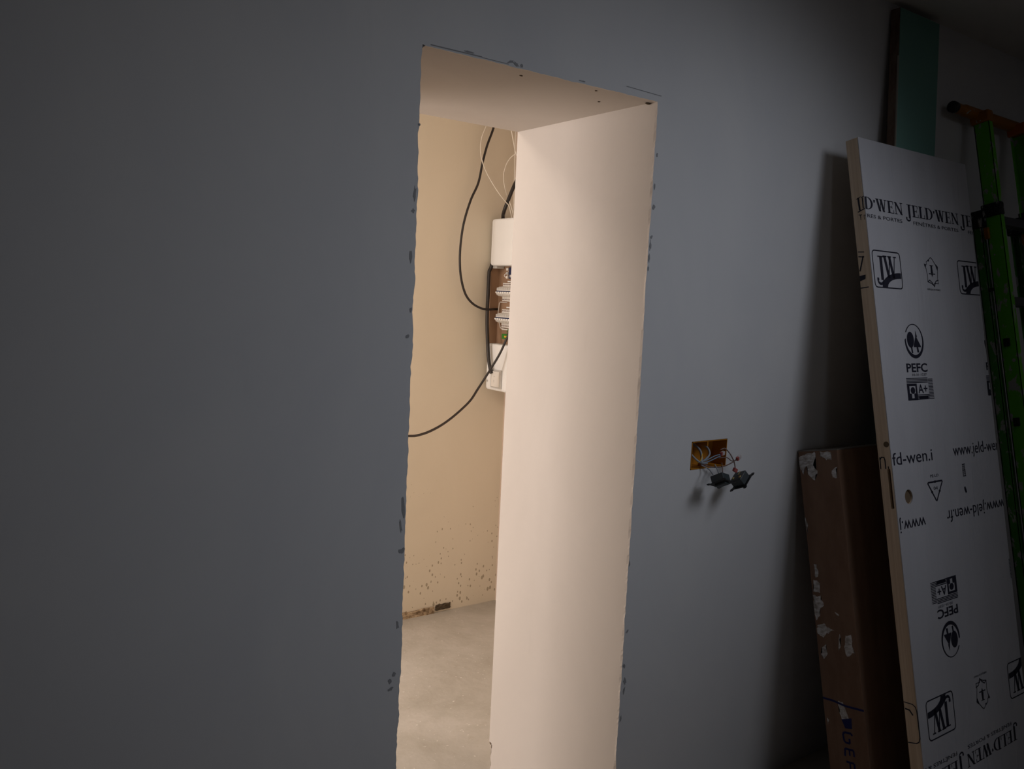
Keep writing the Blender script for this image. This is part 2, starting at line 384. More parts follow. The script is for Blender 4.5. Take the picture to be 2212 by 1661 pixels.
# ------------------------------------------------------------------ flush electrical box in the front wall
eb = empty('electrical_box', ((HX0+HX1)/2, 0.0, HZ0))
tag(eb, 'orange flush electrical box with loose wires in the grey wall right of the opening', 'electrical box')
ex, ez = eb.location.x, eb.location.z
def L(x, y, z): return (x-ex, y, z-ez)
bm = bmesh.new(); th = 0.002
W0, W1, Z0, Z1 = HX0+0.001-ex, HX1-0.001-ex, 0.001, HZ1-HZ0-0.001
box(bm, W0, W1, 0.050, 0.052, Z0, Z1)
box(bm, W0, W0+th, -0.001, 0.05, Z0, Z1); box(bm, W1-th, W1, -0.001, 0.05, Z0, Z1)
box(bm, W0, W1, -0.001, 0.05, Z0, Z0+th); box(bm, W0, W1, -0.001, 0.05, Z1-th, Z1)
box(bm, -0.010, -0.006, 0.0, 0.03, Z1-0.016, Z1); box(bm, -0.010, -0.006, 0.0, 0.03, Z0, Z0+0.014)
finish(bm, 'box_liner', M_orangebox, eb)
def wire(name, pts, r, m): 
    b = bmesh.new(); tube(b, [L(*p) for p in pts], r, 8, 6); return finish(b, name, m, eb, True)
wire('wire', [(1.772, .048, 1.09), (1.776, .02, 1.078), (1.786, .004, 1.062), (1.800, -.004, 1.052), (1.82, -.010, 1.050)], .0030, M_greywire)
wire('wire', [(1.812, .048, 1.10), (1.812, .015, 1.085), (1.806, .0, 1.066), (1.80, -.004, 1.054)], .0035, M_greywire)
wire('wire', [(1.838, .048, 1.10), (1.842, .015, 1.09), (1.838, .0, 1.074), (1.818, -.006, 1.062), (1.798, -.004, 1.052)], .0032, M_greywire)
wire('wire', [(1.80, -.003, 1.052), (1.82, -.010, 1.060), (1.846, -.014, 1.070), (1.868, -.014, 1.072)], .0016, M_bluewire)
wire('wire', [(1.80, -.003, 1.050), (1.822, -.012, 1.055), (1.848, -.016, 1.064), (1.868, -.015, 1.068)], .0016, M_bluewire)
wire('wire', [(1.79, .0, 1.05), (1.80, -.004, 1.062), (1.81, .002, 1.075)], .0016, M_yellow)
wire('wire', [(1.80, -.003, 1.049), (1.83, -.016, 1.040), (1.862, -.030, 1.041), (1.888, -.040, 1.052), (1.902, -.045, 1.062)], .0017, M_boxwire)
wire('wire', [(1.868, -.012, 1.085), (1.885, -.015, 1.088), (1.895, -.028, 1.072), (1.898, -.040, 1.052), (1.898, -.045, 1.036)], .0017, M_boxwire)
wire('wire', [(1.862, -.012, 1.062), (1.884, -.024, 1.064), (1.892, -.036, 1.056), (1.906, -.045, 1.060)], .0014, M_boxwire)
wire('wire', [(1.800, -.004, 1.046), (1.815, -.02, 1.036), (1.806, -.045, 1.026)], .0017, M_greywire)
wire('wire', [(1.842, -.018, 1.046), (1.836, -.032, 1.038), (1.826, -.048, 1.028)], .0017, M_greywire)
wire('wire', [(1.866, -.022, 1.05), (1.858, -.032, 1.042), (1.842, -.048, 1.030)], .0014, M_boxwire)
def connector(x, y, z, rot, flip=False):
    c = empty('connector', L(x, y, z)); c.parent = eb; c.rotation_euler = (0.1, rot, 0.2)
    obj_box('connector_cap', M_clear, (0.001, 0.014, -.004, .004, -.0055, .0055), c, 0.0012)
    obj_box('connector_base', M_red, (-0.006, 0.001, -.0038, .0038, -.005, .005), c, 0.001)
connector(1.872, -.014, 1.074, -0.1); connector(1.905, -.046, 1.064, -0.35); 
c3 = obj_box('connector_base', M_red, (-0.007, 0.007, -.004, .004, -.0055, .0055), eb, 0.0015); c3.location = L(1.897, -.046, 1.031); c3.rotation_euler = (0, 0.5, 0)

def mechanism(loc, rot, label):
    r = empty('switch_mechanism', loc); r.rotation_euler = rot
    tag(r, label, 'switch mechanism', 'dark switch mechanisms hanging below the electrical box')
    obj_box('mechanism_body', M_mech, (-.020, .020, -.008, .014, -.019, .019), r, .002)
    bm = bmesh.new()                                       # metal support frame with ears
    out = [(-.033, -.028), (-.024, -.028), (-.022, -.024), (.022, -.024), (.024, -.028), (.033, -.028), (.033, -.020), (.027, -.018), (.027, .018), (.033, .020), (.033, .028), (.024, .028), (.022, .024), (-.022, .024), (-.024, .028), (-.033, .028), (-.033, .020), (-.027, .018), (-.027, -.018), (-.033, -.020)]
    prism(bm, out, -.0105, -.008, lambda p, a: (p[0], a, p[1]))
    finish(bm, 'support_frame', M_black, r)
    obj_box('rocker_stub', M_mech, (-.012, .012, -.016, -.0105, -.016, .016), r, .0015)
    for s in (-1, 1): obj_box('terminal_screw', M_brass, (-.012, -.004, .010, .016, s*.012-.003, s*.012+.003), r, .0005)
    obj_box('brass_contact', M_brass, (.004, .019, .0135, .015, -.002, .002), r)
    return r
mechanism((1.822, -.060, 1.012), (1.05, 0.28, 0.15), 'dark switch mechanism hanging below the electrical box, left one of two')
mechanism((1.905, -.060, 1.006), (1.10, -0.55, 0.30), 'dark switch mechanism hanging below the electrical box, tilted up right one of two')

# ------------------------------------------------------------------ consumer unit on the passage side wall
pn = empty('fuse_box', (2.4525, 1.7227, 1.0279))
tag(pn, 'open white electrical panel with breaker rows on the side wall beyond the opening', 'electrical panel')
px_, py_, pz_ = 2.335, 1.565, 1.05                         # design origin of the unit
pn.scale = (1.05, 1.05, 1.05)
def PB(x0, x1, y0, y1, z0, z1): return (x0-px_, x1-px_, y0-py_, y1-py_, z0-pz_, z1-pz_)
obj_box('backing_board', M_brown, PB(2.262, 2.335, 1.433, 1.690, 1.056, 1.830), pn)
obj_box('side_board', M_brown, PB(2.216, 2.335, 1.686, 1.692, 1.262, 1.626), pn)
def cover(name, z0, z1, yfar, xf):
    """plastic cover: rounded lip, slightly dished face, softened top and bottom edges"""
    prof = [(yfar, 2.315), (yfar, xf+.030), (yfar-.002, xf+.018), (yfar-.008, xf+.007), (yfar-.016, xf+.0015), (yfar-.021, xf+.0005), (yfar-.023, xf+.003), (yfar-.026, xf+.0005),
            (yfar-.05, xf+.001), (yfar-.12, xf+.0015), (1.46, xf+.001), (1.447, xf+.004), (1.437, xf+.012), (1.432, xf+.03), (1.432, 2.315)]
    bm = bmesh.new(); rings = []
    for z, d in ((z0, .012), (z0+.0015, .006), (z0+.005, .002), (z0+.011, 0), (z1-.011, 0), (z1-.005, .002), (z1-.0015, .006), (z1, .012)):
        rings.append([bm.verts.new(((x if x > 2.3 else x+d*.75)-px_, (y-d if y > 1.56 else y+d)-py_, z-pz_)) for y, x in prof])
    for A, B in zip(rings, rings[1:]):
        for i in range(len(prof)): bm.faces.new((A[i], A[(i+1) % len(prof)], B[(i+1) % len(prof)], B[i]))
    bm.faces.new(rings[0]); bm.faces.new(rings[-1][::-1])
    return finish(bm, name, M_white, pn)
uc = cover('upper_cover', 1.622, 1.834, 1.693, 2.203)
obj_box('clip', M_greyw, PB(2.215, 2.26, 1.645, 1.684, 1.610, 1.624), uc, .004)
lc = cover('lower_cover', 1.052, 1.266, 1.688, 2.203)
# communication socket in the lower cover
so = obj_box('socket_recess', M_greyw, PB(2.1985, 2.203, 1.545, 1.628, 1.066, 1.150), lc, .001)
for (y0, y1, z0, z1) in ((1.556, 1.616, 1.072, 1.142),):
    obj_box('socket_plate', M_white2, PB(2.193, 2.199, y0, y1, z0, z1), lc, .0015)
bm = bmesh.new()
box(bm, *PB(2.1922, 2.1932, 1.588, 1.596, 1.118, 1.121)); box(bm, *PB(2.1922, 2.1932, 1.590, 1.5955, 1.101, 1.103)); box(bm, *PB(2.1922, 2.1932, 1.5945, 1.596, 1.092, 1.103)); box(bm, *PB(2.1922, 2.1932, 1.590, 1.5955, 1.092, 1.094))
finish(bm, 'socket_marks', M_greyw, lc)
obj_box('socket_catch', M_greywire, PB(2.1965, 2.1995, 1.61, 1.618, 1.135, 1.146), lc)
for z in (1.232, 1.092):
    bm = bmesh.new(); disc_cyl(bm, (2.2045-px_, 1.662-py_, z-pz_), (-1, 0, 0), .0055, .003, 18); finish(bm, 'cover_screw', M_greyw, lc)

def breaker_proto(zc):
    """one 18 mm modular breaker; z centre at zc, front towards -X"""
    prof = [(2.30, .040), (2.247, .040), (2.247, .024), (2.226, .021), (2.214, .015), (2.212, -.012), (2.222, -.020), (2.247, -.024), (2.247, -.044), (2.30, -.044)]
    bm = bmesh.new(); prism(bm, prof, -.0085, .0085, lambda p, a: (p[0]-px_, a, p[1]))
    b = finish(bm, 'breaker', M_white2, pn)
    obj_box('breaker_window', M_greyw, (2.2125-px_, 2.2155-px_, -.0072, .0072, .0075, .0165), b)
    obj_box('toggle_slot', M_blue, (2.2105-px_, 2.2150-px_, -.0085, .0085, -.006, .0035), b)
    obj_box('toggle', M_white, (2.2040-px_, 2.2110-px_, -.0052, .0052, -.008, -.0012), b, .001)
    for z in (.033, -.036):
        for y in (-.0042, .0042): obj_box('terminal_hole', M_copper, (2.2462-px_, 2.2475-px_, y-.0017, y+.0017, z-.0025, z+.0025), b)
    bm = bmesh.new(); box(bm, 2.2112-px_, 2.2135-px_, -.006, .006, -.0165, -.0152); finish(bm, 'rating_line', M_greyw, b)
    return b
def copy_tree(o, parent):
    c = o.copy(); COL.objects.link(c); c.parent = parent
    for ch in o.children: copy_tree(ch, c)
    return c
proto = breaker_proto(0); kids = list(proto.children)
first = True
for (zc, y1) in ((1.5065, 1.633), (1.386, 1.631)):
    for k in range(11):
        if first: o = proto; first = False
        else:
            o = proto.copy(); COL.objects.link(o); o.parent = pn
            for ch in kids:
                d = ch.copy(); COL.objects.link(d); d.parent = o
        o.location = (0, y1-.0088-k*.0177-py_, zc-pz_)
for z in (1.552, 1.434):
    obj_box('comb_busbar', M_white, PB(2.252, 2.262, 1.445, 1.605, z-.002, z+.004), pn, .0008)
obj_box('comb_busbar', M_white2, PB(2.25, 2.262, 1.585, 1.632, 1.331, 1.337), pn, .0008)
for z in (1.5065, 1.386): obj_box('din_rail', M_greyw, PB(2.256, 2.262, 1.435, 1.64, z-.0175, z+.0175), pn)
# terminal block in blue and grey at the top right of the opening
tb_ = obj_box('terminal_block', M_blue, PB(2.245, 2.305, 1.45, 1.588, 1.566, 1.617), pn, .001)
for k in range(3):
    obj_box('terminal', (M_greyw, M_white2, M_bluewire)[k % 3], PB(2.240, 2.246, 1.560-k*.018, 1.574-k*.018, 1.572, 1.583), tb_)
    obj_box('terminal', (M_white2, M_greyw, M_white2)[k % 3], PB(2.240, 2.246, 1.590, 1.602, 1.566+k*.018, 1.578+k*.018), tb_)
bm = bmesh.new(); tube(bm, [(2.27-px_, 1.612-py_, 1.606-pz_), (2.262-px_, 1.616-py_, 1.598-pz_), (2.25-px_, 1.619-py_, 1.588-pz_), (2.246-px_, 1.624-py_, 1.579-pz_), (2.25-px_, 1.615-py_, 1.572-pz_), (2.256-px_, 1.610-py_, 1.580-pz_), (2.254-px_, 1.616-py_, 1.590-pz_)], .0016, 6); finish(bm, 'cable_tie', M_white, pn, True)
eb2 = obj_box('earth_bar', M_green, PB(2.24, 2.275, 1.47, 1.615, 1.290, 1.314), pn, .002)
obj_box('earth_strip', M_yellow, PB(2.2365, 2.241, 1.47, 1.590, 1.298, 1.306), eb2, .0008)
for k in range(5):
    y = 1.575-k*.02
    bm = bmesh.new(); tube(bm, [(2.255-px_, y-py_, 1.312-pz_), (2.245-px_, y+.004-py_, 1.328-pz_), (2.255-px_, y-.008-py_, 1.340-pz_), (2.28-px_, y-.012-py_, 1.345-pz_)], .0018, 6)
    finish(bm, 'earth_wire', M_yellow if k % 2 else M_green, pn, True)
for k in range(9):
    y = 1.575-k*.014
    bm = bmesh.new(); tube(bm, [(2.262-px_, y-py_, 1.464-pz_), (2.256-px_, y+.003-py_, 1.452-pz_), (2.262-px_, y-.002-py_, 1.440-pz_), (2.27-px_, y-py_, 1.428-pz_)], .0026, 6)
    finish(bm, 'feed_wire', M_blue if k == 5 else M_copper, pn, True)
for k in range(5):
    y = 1.585-k*.018
    bm = bmesh.new(); tube(bm, [(2.262-px_, y-py_, 1.344-pz_), (2.258-px_, y+.003-py_, 1.334-pz_), (2.275-px_, y-py_, 1.325-pz_), (2.30-px_, y-py_, 1.32-pz_)], .0022, 6)
    finish(bm, 'feed_wire', M_copper, pn, True)
bm = bmesh.new()                                          # loose pale strap hanging at the rail ends
tube(bm, [(2.262-px_, 1.612-py_, 1.457-pz_), (2.25-px_, 1.652-py_, 1.458-pz_), (2.25-px_, 1.659-py_, 1.452-pz_), (2.25-px_, 1.667-py_, 1.40-pz_)], .002, 6, smooth=False)
tube(bm, [(2.25-px_, 1.655-py_, 1.365-pz_), (2.25-px_, 1.640-py_, 1.338-pz_), (2.255-px_, 1.60-py_, 1.334-pz_)], .002, 6, smooth=False)
finish(bm, 'strap', M_white2, pn)

# cables and wires of the passage
def cable(name, pts, r, m, label, cat, group=None, seg=10):
    b = bmesh.new(); tube(b, pts, r, seg, 8); return tag(finish(b, name, m, None, True), label, cat, group)
cable('cable', [(2.374,1.822,ZC-.001),(2.300,1.822,2.330),(2.282,1.822,2.263),(2.252,1.822,2.183),(2.231,1.822,2.102),(2.212,1.822,2.008),(2.174,1.822,1.925),(2.144,1.822,1.830),(2.130,1.822,1.744),(2.127,1.822,1.648),(2.138,1.822,1.561),(2.166,1.822,1.487),(2.207,1.822,1.445),(2.254,1.817,1.423),(2.305,1.822,1.418),(2.353,1.847,1.420),(2.416,1.854,1.420)], .0055, M_cable,
      'thin black cable hanging in a long loop from above into the panel', 'cable')
cable('cable', [(2.300,1.549,2.236),(2.311,1.602,2.110),(2.321,1.654,2.034),(2.338,1.707,2.003),(2.344,1.759,1.938),(2.344,1.791,1.884),(2.374,1.838,1.856),(2.376,1.822,1.753),(2.334,1.837,1.679),(2.324,1.842,1.637),(2.318,1.843,1.616),(2.309,1.842,1.593),(2.304,1.835,1.504),(2.298,1.827,1.436),(2.295,1.819,1.348),(2.294,1.805,1.259),(2.294,1.791,1.182),(2.297,1.775,1.128),(2.299,1.769,1.114)], .0089, M_cable,
      'thick black cable running straight down the left edge of the fuse box', 'cable')
cable('cable', [(2.374,1.633,1.353),(2.311,1.644,1.325),(2.292,1.645,1.290),(2.274,1.673,1.214),(2.237,1.707,1.122),(2.190,1.717,1.047),(2.134,1.696,0.994),(2.034,1.654,0.942),(1.938,1.612,0.906),(1.850,1.581,0.883),(1.775,1.549,0.877),(1.730,1.528,0.881),(1.685,1.507,0.888),(1.630,1.486,0.891),(1.523,1.444,0.849),(1.449,1.423,0.555),(1.365,1.402,0.135),(1.208,1.339,-0.054),(0.945,1.287,-0.068)], .0055, M_cable,
      'black cable curving down to the left from the bottom of the breakers', 'cable')
G = 'thin white wires above the panel'
cable('wire', [(2.311,1.822,ZC-.001),(2.274,1.822,2.372),(2.240,1.822,2.267),(2.221,1.822,2.218),(2.216,1.822,2.168),(2.220,1.812,2.115),(2.239,1.801,2.062),(2.262,1.780,2.011),(2.290,1.759,1.963),(2.329,1.759,1.929),(2.352,1.759,1.907),(2.374,1.762,1.849)], .0024, M_wwire, 'thin white wire bowing far left across the black looped cable', 'wire', G, 7)
cable('wire', [(2.279,1.707,ZC-.001),(2.290,1.707,2.341),(2.299,1.707,2.261),(2.309,1.707,2.241),(2.324,1.707,2.192),(2.325,1.686,2.143),(2.342,1.654,2.078),(2.363,1.633,1.973),(2.374,1.623,1.849)], .0027, M_wwire, 'thin white wire slanting down right just under the soffit corner', 'wire', G, 7)
cable('wire', [(2.376,1.654,2.131),(2.363,1.686,2.157),(2.338,1.707,2.146),(2.319,1.728,2.123),(2.305,1.738,2.087),(2.304,1.749,2.045),(2.319,1.759,2.000),(2.338,1.759,1.953),(2.355,1.749,1.911),(2.363,1.738,1.868),(2.368,1.733,1.849)], .0020, M_wwire, 'thin white wire in a small half loop above the upper panel cover', 'wire', G, 7)
cable('wire', [(2.426,1.822,ZC-.001),(2.416,1.825,2.271),(2.416,1.817,2.068),(2.416,1.811,1.865),(2.405,1.810,1.847)], .0040, M_wwire, 'straight white wire running vertically beside the opening edge to the panel', 'wire', G, 7)

# ------------------------------------------------------------------ leaning things: local frame x along the wall, y into it, z up the slope
def leaner(name, x, y_top, z_top, lean, z_off=0.0):
    """empty at the foot of the front face; returns (empty, length)"""
    th = math.atan(lean); ln = z_top/math.cos(th)
    return empty(name, (x, y_top-lean*z_top, 0.0), -th), ln

# wrapped door slab
SW, ST, SV = 0.626, 0.040, 2.0405
THS = math.atan(0.213)
ds, _ = leaner('door_slab', 2.2636, -0.100, 1.9957, 0.213)
tag(ds, 'white door slab in printed film with bare wooden edge leaning on the wall', 'door')
FOOT = ST*math.tan(THS) + 0.001                             # lowest corner rests on the floor
bm = bmesh.new(); box(bm, 0, SW, .0025, ST, FOOT, SV-.001, bevel=.001, seg=1)
core = finish(bm, 'door_core', M_wood, ds)
def cutter(shape):
    b = bmesh.new(); shape(b); return finish(b, 'cutter', M_woodshade)
cuts = [cutter(lambda b: box(b, -.02, .014, .007, .0165, SV-1.076, SV-.962, bevel=.004)),
        cutter(lambda b: disc_cyl(b, (.069, -.05, SV-1.048), (0, 1, 0), .0205, .075, 32)),
        cutter(lambda b: disc_cyl(b, (-.02, .0115, SV-.893), (1, 0, 0), .0085, .024, 20))]
def cut(o, cs):
    for c in cs:
        md = o.modifiers.new('b', 'BOOLEAN'); md.object = c; md.operation = 'DIFFERENCE'; md.solver = 'EXACT'
    for c in cs: c.parent = None
    bpy.context.view_layer.update()
    for c in cs: c.matrix_world = ds.matrix_world.copy()
    bpy.context.view_layer.update()
    me = bpy.data.meshes.new_from_object(o.evaluated_get(bpy.context.evaluated_depsgraph_get()))
    o.modifiers.clear(); o.data = me
cut(core, cuts)
bm = bmesh.new(); box(bm, .0006, SW-.0006, 0, .0028, FOOT, SV, bevel=.0008, seg=1)
face = finish(bm, 'front_face', M_film, ds); cut(face, [cuts[1]])
for c in cuts: bpy.data.objects.remove(c)
obj_box('lock_mortise', M_woodshade, (.010, .0138, .0065, .017, SV-1.077, SV-.961), ds)
bm = bmesh.new(); disc_cyl(bm, (.069, .006, SV-1.048), (0, 1, 0), .0203, .002, 32); finish(bm, 'handle_hole_shade', M_woodshade, ds)  # dark disc near the front, painting the shade of the bored hole
bm = bmesh.new(); disc_cyl(bm, (.0015, .0115, SV-.893), (1, 0, 0), .0083, .002, 20); finish(bm, 'edge_hole', M_woodshade, ds)

# --- printing helpers: (a, b) plane -> u right, v down from the top edge, ink lies 0.4 mm in front of the face
INK = -0.0006
class Ink:
    """outlines collected in slab (u, v); drawn as thin flat print"""
    def __init__(s): s.bm = bmesh.new()
    def poly(s, pts):
        vs = [s.bm.verts.new((u, INK, SV-v)) for u, v in pts]
        f = s.bm.faces.new(vs)
        if len(vs) > 4: bmesh.ops.triangulate(s.bm, faces=[f])
    def line(s, pts, wd, closed=False):
        P = [Vector(p) for p in pts]; n = len(P)
        segs = range(n if closed else n-1)
        for i in segs:
            a, b = P[i], P[(i+1) % n]; d = (b-a)
            if d.length < 1e-7: continue
            d.normalize(); nrm = Vector((-d.y, d.x))*wd/2; e = d*wd*.25
            s.poly([a-nrm-e, b-nrm+e, b+nrm+e, a+nrm-e])
    def ellipse(s, c, rx, ry, n=28): s.poly([(c[0]+rx*math.cos(2*math.pi*k/n), c[1]+ry*math.sin(2*math.pi*k/n)) for k in range(n)])
    def ring(s, c, r0, r1, a0, a1, off=(0, 0), n=40):
        """crescent ring: outer circle r1, inner circle r0 shifted by off"""
        for k in range(n):
            t0 = a0+(a1-a0)*k/n; t1 = a0+(a1-a0)*(k+1)/n
            s.poly([(c[0]+r1*math.cos(t0), c[1]+r1*math.sin(t0)), (c[0]+r1*math.cos(t1), c[1]+r1*math.sin(t1)),
                    (c[0]+off[0]+r0*math.cos(t1), c[1]+off[1]+r0*math.sin(t1)), (c[0]+off[0]+r0*math.cos(t0), c[1]+off[1]+r0*math.sin(t0))])
    def text(s, body, u, v, height, width=None, flip=False, bold=0.0):
        """cap height; baseline starts at (u, v); flip = printed upside down (reads towards smaller u)"""
        cu = bpy.data.curves.new('t', 'FONT'); cu.body = body; cu.size = 1.0; cu.offset = bold; cu.resolution_u = 3
        ob = bpy.data.objects.new('t', cu); COL.objects.link(ob); bpy.context.view_layer.update()
        me = bpy.data.meshes.new_from_object(ob.evaluated_get(bpy.context.evaluated_depsgraph_get()))
        bpy.data.objects.remove(ob)
        x1 = max(p.co.x for p in me.vertices); x0 = min(p.co.x for p in me.vertices)
        ky = height/0.70; kx = (width/(x1-x0)) if width else ky
        sg = -1 if flip else 1
        V = [s.bm.verts.new((u+sg*(p.co.x-x0)*kx, INK, SV-(v-sg*p.co.y*ky))) for p in me.vertices]
        for p in me.polygons:
            try: s.bm.faces.new([V[i] for i in p.vertices])
            except ValueError: pass
        bpy.data.meshes.remove(me)
    def done(s, name, m=M_ink, lo=0.0015, hi=SW-0.0015):
        for co, no in (((lo, 0, 0), (-1, 0, 0)), ((hi, 0, 0), (1, 0, 0))):
            bmesh.ops.bisect_plane(s.bm, geom=s.bm.verts[:]+s.bm.edges[:]+s.bm.faces[:], plane_co=co, plane_no=no, clear_outer=True)
        if not s.bm.faces: s.bm.free(); return None
        return finish(s.bm, name, m, ds)

# serif capitals as outlines on a 1-high em: list of polygons, advance width
def bar(x0, y0, x1, y1): return [(x0, y0), (x1, y0), (x1, y1), (x0, y1)]
def stroke(x0, y0, x1, y1, w): return [(x0-w/2, y0), (x0+w/2, y0), (x1+w/2, y1), (x1-w/2, y1)]
def arc(cx, cy, rx, ry, a0, a1, w0, w1, n=12):
    o = [];
    for k in range(n):
        ta = a0+(a1-a0)*k/n; tb = a0+(a1-a0)*(k+1)/n
        wa = w0+(w1-w0)*math.sin(math.pi*k/n); wb = w0+(w1-w0)*math.sin(math.pi*(k+1)/n)
        o.append([(cx+rx*math.cos(ta), cy+ry*math.sin(ta)), (cx+rx*math.cos(tb), cy+ry*math.sin(tb)),
                  (cx+(rx-wb)*math.cos(tb), cy+(ry-wb*.7)*math.sin(tb)), (cx+(rx-wa)*math.cos(ta), cy+(ry-wa*.7)*math.sin(ta))])
    return o
S = .055
SERIF = {
 'J': ([bar(.20, -.18, .40, 1), bar(.06, 1-S, .54, 1)] + arc(.14, -.18, .26, .26, -math.pi, 0, .05, .18) + [bar(-.12, -.22, .02, -.08)], .60),
 'E': ([bar(.12, 0, .31, 1), bar(.02, 1-S, .66, 1), bar(.02, 0, .70, S), bar(.31, .49, .54, .54), bar(.62, .74, .66, 1), bar(.66, 0, .70, .28), bar(.51, .40, .55, .63)], .76),
 'L': ([bar(.12, 0, .31, 1), bar(.02, 1-S, .42, 1), bar(.02, 0, .68, S), bar(.63, 0, .68, .33)], .72),
 'D': ([bar(.12, 0, .31, 1), bar(.02, 1-S, .36, 1), bar(.02, 0, .36, S)] + arc(.34, .5, .55, .5, -math.pi/2, math.pi/2, .05, .19), .94),
 'W': ([stroke(.16, 1, .40, 0, .19), stroke(.40, 0, .58, 1, .06), stroke(.56, 1, .80, 0, .19), stroke(.80, 0, 1.00, 1, .06), bar(.02, 1-S, .34, 1), bar(.42, 1-S, .72, 1), bar(.88, 1-S, 1.14, 1)], 1.16),
 'N': ([bar(.14, 0, .20, 1), bar(.74, 0, .80, 1), stroke(.16, 1, .77, 0, .19), bar(.02, 0, .32, S), bar(.02, 1-S, .2, 1), bar(.62, 1-S, .92, 1)], .94),
 "'": ([[(.06, .62), (.16, .62), (.22, .84), (.04, .84)]], .26)}
def serif(ink, word, u, v, h, width, flip=False):
    tot = sum(SERIF[c][1] for c in word); kx = width/tot; x = 0; sg = -1 if flip else 1
    for c in word:
        for p in SERIF[c][0]: ink.poly([(u+sg*(x+a)*kx, v-sg*b*h) for a, b in p])
        x += SERIF[c][1]
WORD = "JELD'WEN"
k = Ink()
for u in (-.112, .223, .553): serif(k, WORD, u, .2135, .037, .315)
for u in (.210, .545): serif(k, WORD, u, 1.815, .037, .315, True)
k.done('wordmark')
k = Ink()
for u in (-.080, .256, .592): k.text('FENÊTRES & PORTES', u, .2375, .0105, .272)
for u in (.180, .515): k.text('FENÊTRES & PORTES', u, 1.791, .0105, .272, True)
k.done('tagline')

def jw(u, v, flip=False):
    """rounded square mark with J and W over a thick curved band; (u, v) = its top left as printed"""
    k = Ink(); Wd, H = .146, .108
    def T(p): return (u+p[0], v+p[1]) if not flip else (u+Wd-p[0], v+H-p[1])
    r = .012; pts = []
    for (cx, cy, a) in ((Wd-r, r, -90), (Wd-r, H-r, 0), (r, H-r, 90), (r, r, 180)):
        for q in range(5): pts.append((cx+r*math.cos(math.radians(a+q*22.5)), cy+r*math.sin(math.radians(a+q*22.5))))
    k.line([T(p) for p in pts], .0034, True)
    for c, x0, wd in (('J', .022, .040), ('W', .052, .074)):
        kx = wd/SERIF[c][1]; hh = .060 if c == 'J' else .062
        for p in SERIF[c][0]: k.poly([T((x0+a*kx, .075-b*hh if c == 'J' else .078-b*hh*1.05)) for a, b in p])
    o_, i_ = [], []
    for q in range(13):
        t_ = q/12; a = math.radians(180+90*t_)
        o_.append((Wd-.004+.104*math.cos(a), H-.002+.045*math.sin(a))); i_.append((Wd-.004+.076*math.cos(a), H-.002+.028*math.sin(a)))
    for q in range(12): k.poly([T(o_[q]), T(o_[q+1]), T(i_[q+1]), T(i_[q])])
    k.done('square_logo')
jw(.010, .333); jw(.497, .333); jw(.043, 1.620, True); jw(.530, 1.618, True)

def emblem(u, v, flip=False):
    k = Ink(); s = -1 if flip else 1
    def T(p): return (u+s*p[0], v+s*p[1])
    hexa = [(0, -.046), (-.018, -.034), (-.026, -.032), (-.028, -.022), (-.040, -.020), (-.032, -.008), (-.028, .012), (-.030, .032), (-.010, .036), (.004, .042), (.010, .034), (.032, .036), (.030, .020), (.034, .002), (.038, -.018), (.022, -.028), (.010, -.040)]
    k.line([T(p) for p in hexa], .0022, True)
    k.poly([T(p) for p in ((-.022, -.034), (-.012, -.040), (-.010, -.032))]); k.poly([T(p) for p in ((-.042, -.024), (-.030, -.022), (-.034, -.012))]); k.poly([T(p) for p in ((.024, -.026), (.038, -.018), (.034, -.006))])
    k.line([T((-.010, -.020)), T((.010, -.020))], .002); k.poly([T(p) for p in ((-.004, -.020), (.004, -.020), (.006, .004), (-.006, .004))])
    k.line([T((-.018, .006)), T((.018, .006))], .003); k.poly([T(p) for p in ((-.005, .006), (.005, .006), (0, .016))])
    k.line([T((-.030, .032)), T((-.018, .026)), T((-.004, .034)), T((.008, .046))], .003); k.line([T((.008, .044)), T((.018, .028)), T((.034, .024))], .003)
    k.text('FABRIQUE EN FRANCE', *T((-.038, .058)), .0055, .078, flip)
    k.done('country_emblem')
emblem(.333, .380); emblem(.360, 1.668, True)

